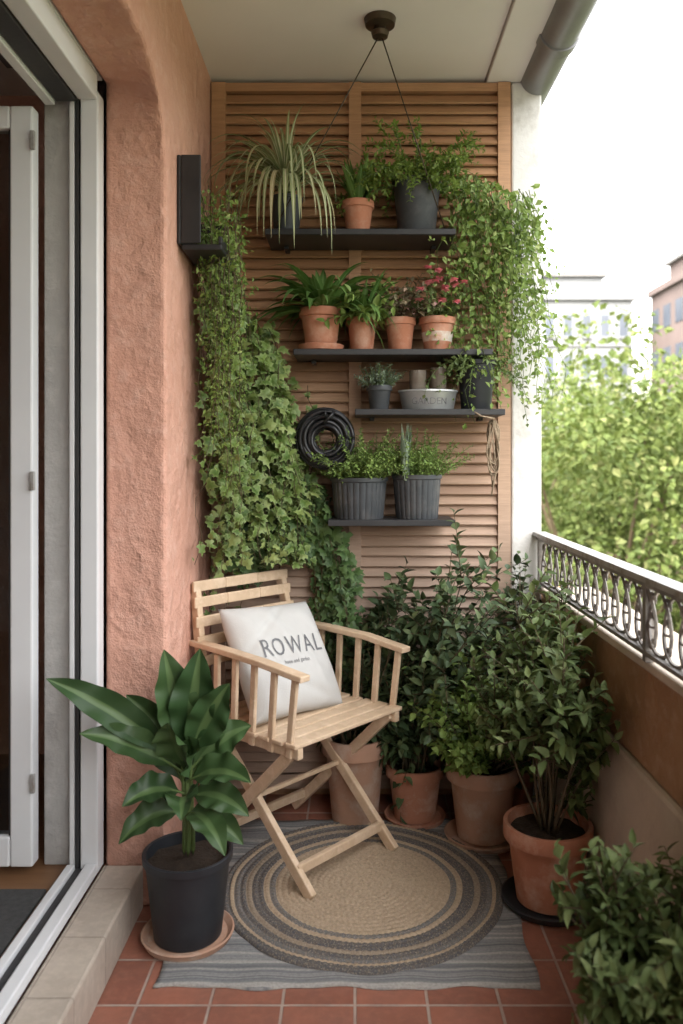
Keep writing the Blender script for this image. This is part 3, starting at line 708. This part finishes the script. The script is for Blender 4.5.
for k,(z) in enumerate((.60,.66,.72,.78,.83)):
    q=(z-.40)/(zt-.40); t=.005-.07*q+.014; h=.034
    s0=.012+.3*ins*q-.02; s1=Wd-.012-2*ins*q+.02
    pa=C(s0,t,z);pb=C(s0+(s1-s0)*.33,t-.006,z);pc=C(s0+(s1-s0)*.67,t-.006,z);pd=C(s1,t,z)
    for a,b in ((pa,pb),(pb,pc),(pc,pd)):
        beam(mb,a,b,.011,h)
beam(mb,C(.03,.385,.075),C(Wd-.045,.385,.075),.018,.028); beam(mb,C(.012,.025,.075),C(Wd-.03,.025,.075),.018,.028)
beam(mb,C(.02,.205,.232),C(Wd-.035,.205,.232),.014,.014)
ch_=mb.obj('wooden_armchair',[M_chair],False); bevel(ch_,.0035,2)
# cushion
cc=C(.205,.142,.60); ang=math.radians(-4); nrmv=f*.84+up*.54; nrmv/=np.linalg.norm(nrmv)
uu=u.copy(); vv=np.cross(nrmv,uu); vv/=np.linalg.norm(vv); 
if vv[2]<0: vv=-vv
uu2=uu*math.cos(ang)+vv*math.sin(ang); vv2=-uu*math.sin(ang)+vv*math.cos(ang); hs=.186
def cush(a,b,side):
    e=max(0,(1-a**4))*max(0,(1-b**4)); pin=1-.07*(1-abs(a*b))*(abs(a)**3+abs(b)**3)*.7
    th=.058*e**.55+ .005*math.sin(a*9+b*4)*e-.008*math.exp(-((a+.3*b-.2)/.12)**2)*e-.009*math.exp(-((b+.5*a+.55)/.08)**2)*e-.008*math.exp(-((b-.7*a-.75)/.07)**2)*e
    return cc+uu2*a*hs*pin+vv2*b*hs*pin+nrmv*th*side
n=44; V=[];F=[]
for sd in (1,-1):
    for j in range(n+1):
        for i in range(n+1): V.append(cush(2*i/n-1,2*j/n-1,sd))
s=(n+1)**2
for j in range(n):
    for i in range(n):
        a=j*(n+1)+i; F.append((a,a+1,a+n+2,a+n+1)); F.append((s+a,s+a+n+1,s+a+n+2,s+a+1))
cu=meshobj('cover',V,F,M_fabric,smooth=True)
bm=bmesh.new(); bm.from_mesh(cu.data); bmesh.ops.remove_doubles(bm,verts=bm.verts,dist=.0005); bmesh.ops.recalc_face_normals(bm,faces=bm.faces); bm.to_mesh(cu.data); bm.free()
def text_on(body,size,oa,ob,spacing=1.):
    fc=bpy.data.curves.new('t','FONT'); fc.body=body; fc.size=size; fc.align_x='CENTER'; fc.resolution_u=3; fc.space_character=spacing
    t=link(bpy.data.objects.new('t',fc)); bpy.context.view_layer.update()
    me=bpy.data.meshes.new_from_object(t); bpy.data.objects.remove(t)
    bm=bmesh.new(); bm.from_mesh(me); bmesh.ops.triangulate(bm,faces=bm.faces)
    for it in range(4):
        le=[e for e in bm.edges if e.calc_length()>.05]
        if not le: break
        bmesh.ops.subdivide_edges(bm,edges=le,cuts=1); bmesh.ops.triangulate(bm,faces=bm.faces)
    for v_ in bm.verts:
        a=v_.co.x+oa; b=v_.co.y*1.25+ob; q=cush(a,b,1)+nrmv*.0020; v_.co=Vector(q)
    bm.to_mesh(me); bm.free(); me.materials.clear(); me.materials.append(M_ink)
    o=bpy.data.objects.new('printed_text',me); link(o); return o
tx=[text_on('ROWAL',.36,.03,-.04,1.1),text_on('home and garden',.08,.03,-.20)]
group('cushion',tuple(cc),[cu]+tx)

# ------------------------------------------------------------------ trees
def tree_mesh(seed,Rr=3.2,nclump=88,per=185):
    r=np.random.default_rng(seed); mb=MB()
    tr=[(0,0,-8),(.1,.05,-5.5),(.0,.15,-3),(.1,.1,-.5)]; tube(mb,tr,.26,.12,10,1)
    cl=[]
    for k in range(nclump):
        d=r.normal(0,1,3); d/=np.linalg.norm(d); rad=r.uniform(.35,1)**.6
        c=d*rad*np.array([Rr,Rr,Rr*.95])*(1+.16*math.sin(3*math.atan2(d[1],d[0])+seed)+.07*math.sin(7*d[2]+seed)); cl.append(c)
        if k%4==0:
            st=np.array([0.05,.1,-3+ r.uniform(0,2.2)]); mid=(st+c)/2+np.array([0,0,-.3]); tube(mb,[st,mid,c],.06,.015,5,1)
    P=[];D=[];U=[]
    for c in cl:
        cr=r.uniform(.35,.9); m_=int(per*cr/.65); q=r.normal(0,1,(m_,3)); q=nrm(q)*(r.uniform(.2,1,(m_,1))**.4)*cr*np.array([1,1,.65])
        P.append(c+q); D.append(nrm(q)+r.normal(0,.6,(m_,3))+np.array([0,0,-.3])); U.append(nrm(q)*.9+np.array([0,0,.6])+r.normal(0,.35,(m_,3)))
    P=np.concatenate(P);D=np.concatenate(D);U=np.concatenate(U); m_=len(P); s_=r.uniform(.7,1.2,m_)
    scatter(mb,T_S,P,D,U,.13*s_,.095*s_)
    o=mb.obj('park_tree',[L_tree,M_stem],False); return o
protos=[tree_mesh(1),tree_mesh(5)]
spots=[(4.3,13.5,.15,1.),(7.2,16.5,.05,1.05),(3.0,18.5,-.5,1.0),(8.9,20,-.1,1.15),(5.6,23,-.1,1.2),(12.5,24,-.3,1.2),(9,9.5,-1.2,1.),(16,30,.3,1.4),(10.5,33,.2,1.5),(22,34,.2,1.5),(10,3.5,-1.5,1.05),(3.2,27,.3,1.3),(16,14,-.5,1.2),(-4,26,0,1.3)]
for i,(x,y,z,s) in enumerate(spots):
    o=protos[i] if i<2 else link(bpy.data.objects.new('park_tree',protos[i%2].data))
    o.scale=(s,s,s); o.rotation_euler=(0,0,i*1.7)
    o.location=(x,y,z)
# ------------------------------------------------------------------ far buildings
M_bw=surf('pale_facade',(.175,.18,.185),(.15,.155,.16),.85,.3,2,.1,.02); M_win=surf('window_glass',(.05,.06,.08),(.08,.09,.11),.4,.4,2,0,.01)
M_brk=surf('red_facade',(.125,.095,.088),(.10,.076,.07),.9,.4,3,.2,.02); M_roof=surf('roof_grey',(.12,.12,.12),(.15,.145,.14),.8,.5,3,.2,.02)
def building(name,x0,x1,y0,y1,zt,mat,nw,fl,setback=True):
    c=[box('walls',x0,x1,y0,y1,-8,zt,mat,0),box('parapet',x0-.25,x1+.25,y0-.25,y1+.25,zt+.01,zt+.5,mat,.03)]
    w_=(x1-x0)/nw
    for k in range(fl):
        z=zt-1.1-k*3.1
        if z<-6: break
        for i in range(nw):
            xa=x0+w_*i+w_*.3; c.append(box('window',xa,xa+w_*.42,y0-.04,y0+.2,z-1.6,z,M_win,0)); 
            c.append(box('sill',xa-.08,xa+w_*.42+.08,y0-.18,y0-.045,z-1.75,z-1.62,mat,0))
        c.append(box('string_course',x0-.1,x1+.1,y0-.12,y0-.05,z-2.35,z-2.15,mat,0))
        for i in range(5):
            ya=y0+(y1-y0)*(i+.3)/5; c.append(box('side_window',x0-.04,x0+.1,ya,ya+1.3,z-1.6,z,M_win,0))
    if setback:
        c.append(box('penthouse',x0+1,x1-1.6,y0+2,y1-1,zt+.5,zt+2.2,mat,.02)); c.append(box('penthouse_roof',x0+.7,x1-1.3,y0+1.7,y1-.7,zt+2.21,zt+2.45,M_roof,.02))
        c.append(box('chimney',x0+2,x0+2.7,y0+3,y0+3.8,zt+2.46,zt+3.3,mat,.02))
    group(name,((x0+x1)/2,(y0+y1)/2,-8),c)
building('white_apartment_block',12.5,20.8,60,72,13.2,M_bw,6,6)
building('red_apartment_block',22.6,33,50,61,13.6,M_brk,7,6)
building('pale_apartment_block',4,11,75,88,10.5,M_bw,5,6)
building('pale_apartment_block',38,52,60,74,12,M_bw,8,6)

# ------------------------------------------------------------------ light
az=math.radians(215); el=math.radians(52)
wd=bpy.data.worlds.new('World'); scene.world=wd; wd.use_nodes=True; nt=wd.node_tree; nt.nodes.clear()
out=N(nt,'ShaderNodeOutputWorld'); bg=N(nt,'ShaderNodeBackground'); bg.inputs[1].default_value=.15
sk=N(nt,'ShaderNodeTexSky'); sk.sky_type='NISHITA'; sk.sun_disc=False; sk.sun_elevation=el; sk.sun_rotation=az
sk.air_density=1.6; sk.dust_density=6; sk.ozone_density=1
hs_=N(nt,'ShaderNodeHueSaturation'); hs_.inputs['Saturation'].default_value=.22; hs_.inputs['Value'].default_value=10.8
nt.links.new(sk.outputs[0],hs_.inputs['Color']); wm=mixc(nt,1.,hs_.outputs[0],(1,.975,.94),'MULTIPLY')
nt.links.new(wm,bg.inputs[0]); nt.links.new(bg.outputs[0],out.inputs[0])
sd=bpy.data.lights.new('sun','SUN'); sd.energy=3.; sd.angle=math.radians(.5); sd.color=(1,.95,.87)
so=link(bpy.data.objects.new('sun',sd)); sv=Vector((math.sin(az)*math.cos(el),math.cos(az)*math.cos(el),math.sin(el)))
so.rotation_euler=sv.to_track_quat('Z','Y').to_euler(); so.location=(-20,-30,40)
# ------------------------------------------------------------------ camera
cd=bpy.data.cameras.new('camera'); cam=link(bpy.data.objects.new('camera',cd)); cam.location=(0,0,1.23); cam.rotation_euler=(math.radians(90),0,0)
cd.sensor_fit='AUTO'; cd.sensor_width=36; cd.lens=28.125; cd.shift_y=-52/1024; cd.shift_x=-13.5/1024; cd.clip_start=.05; cd.clip_end=1500
cd.dof.use_dof=True; cd.dof.focus_distance=2.45; cd.dof.aperture_fstop=2.6
scene.camera=cam
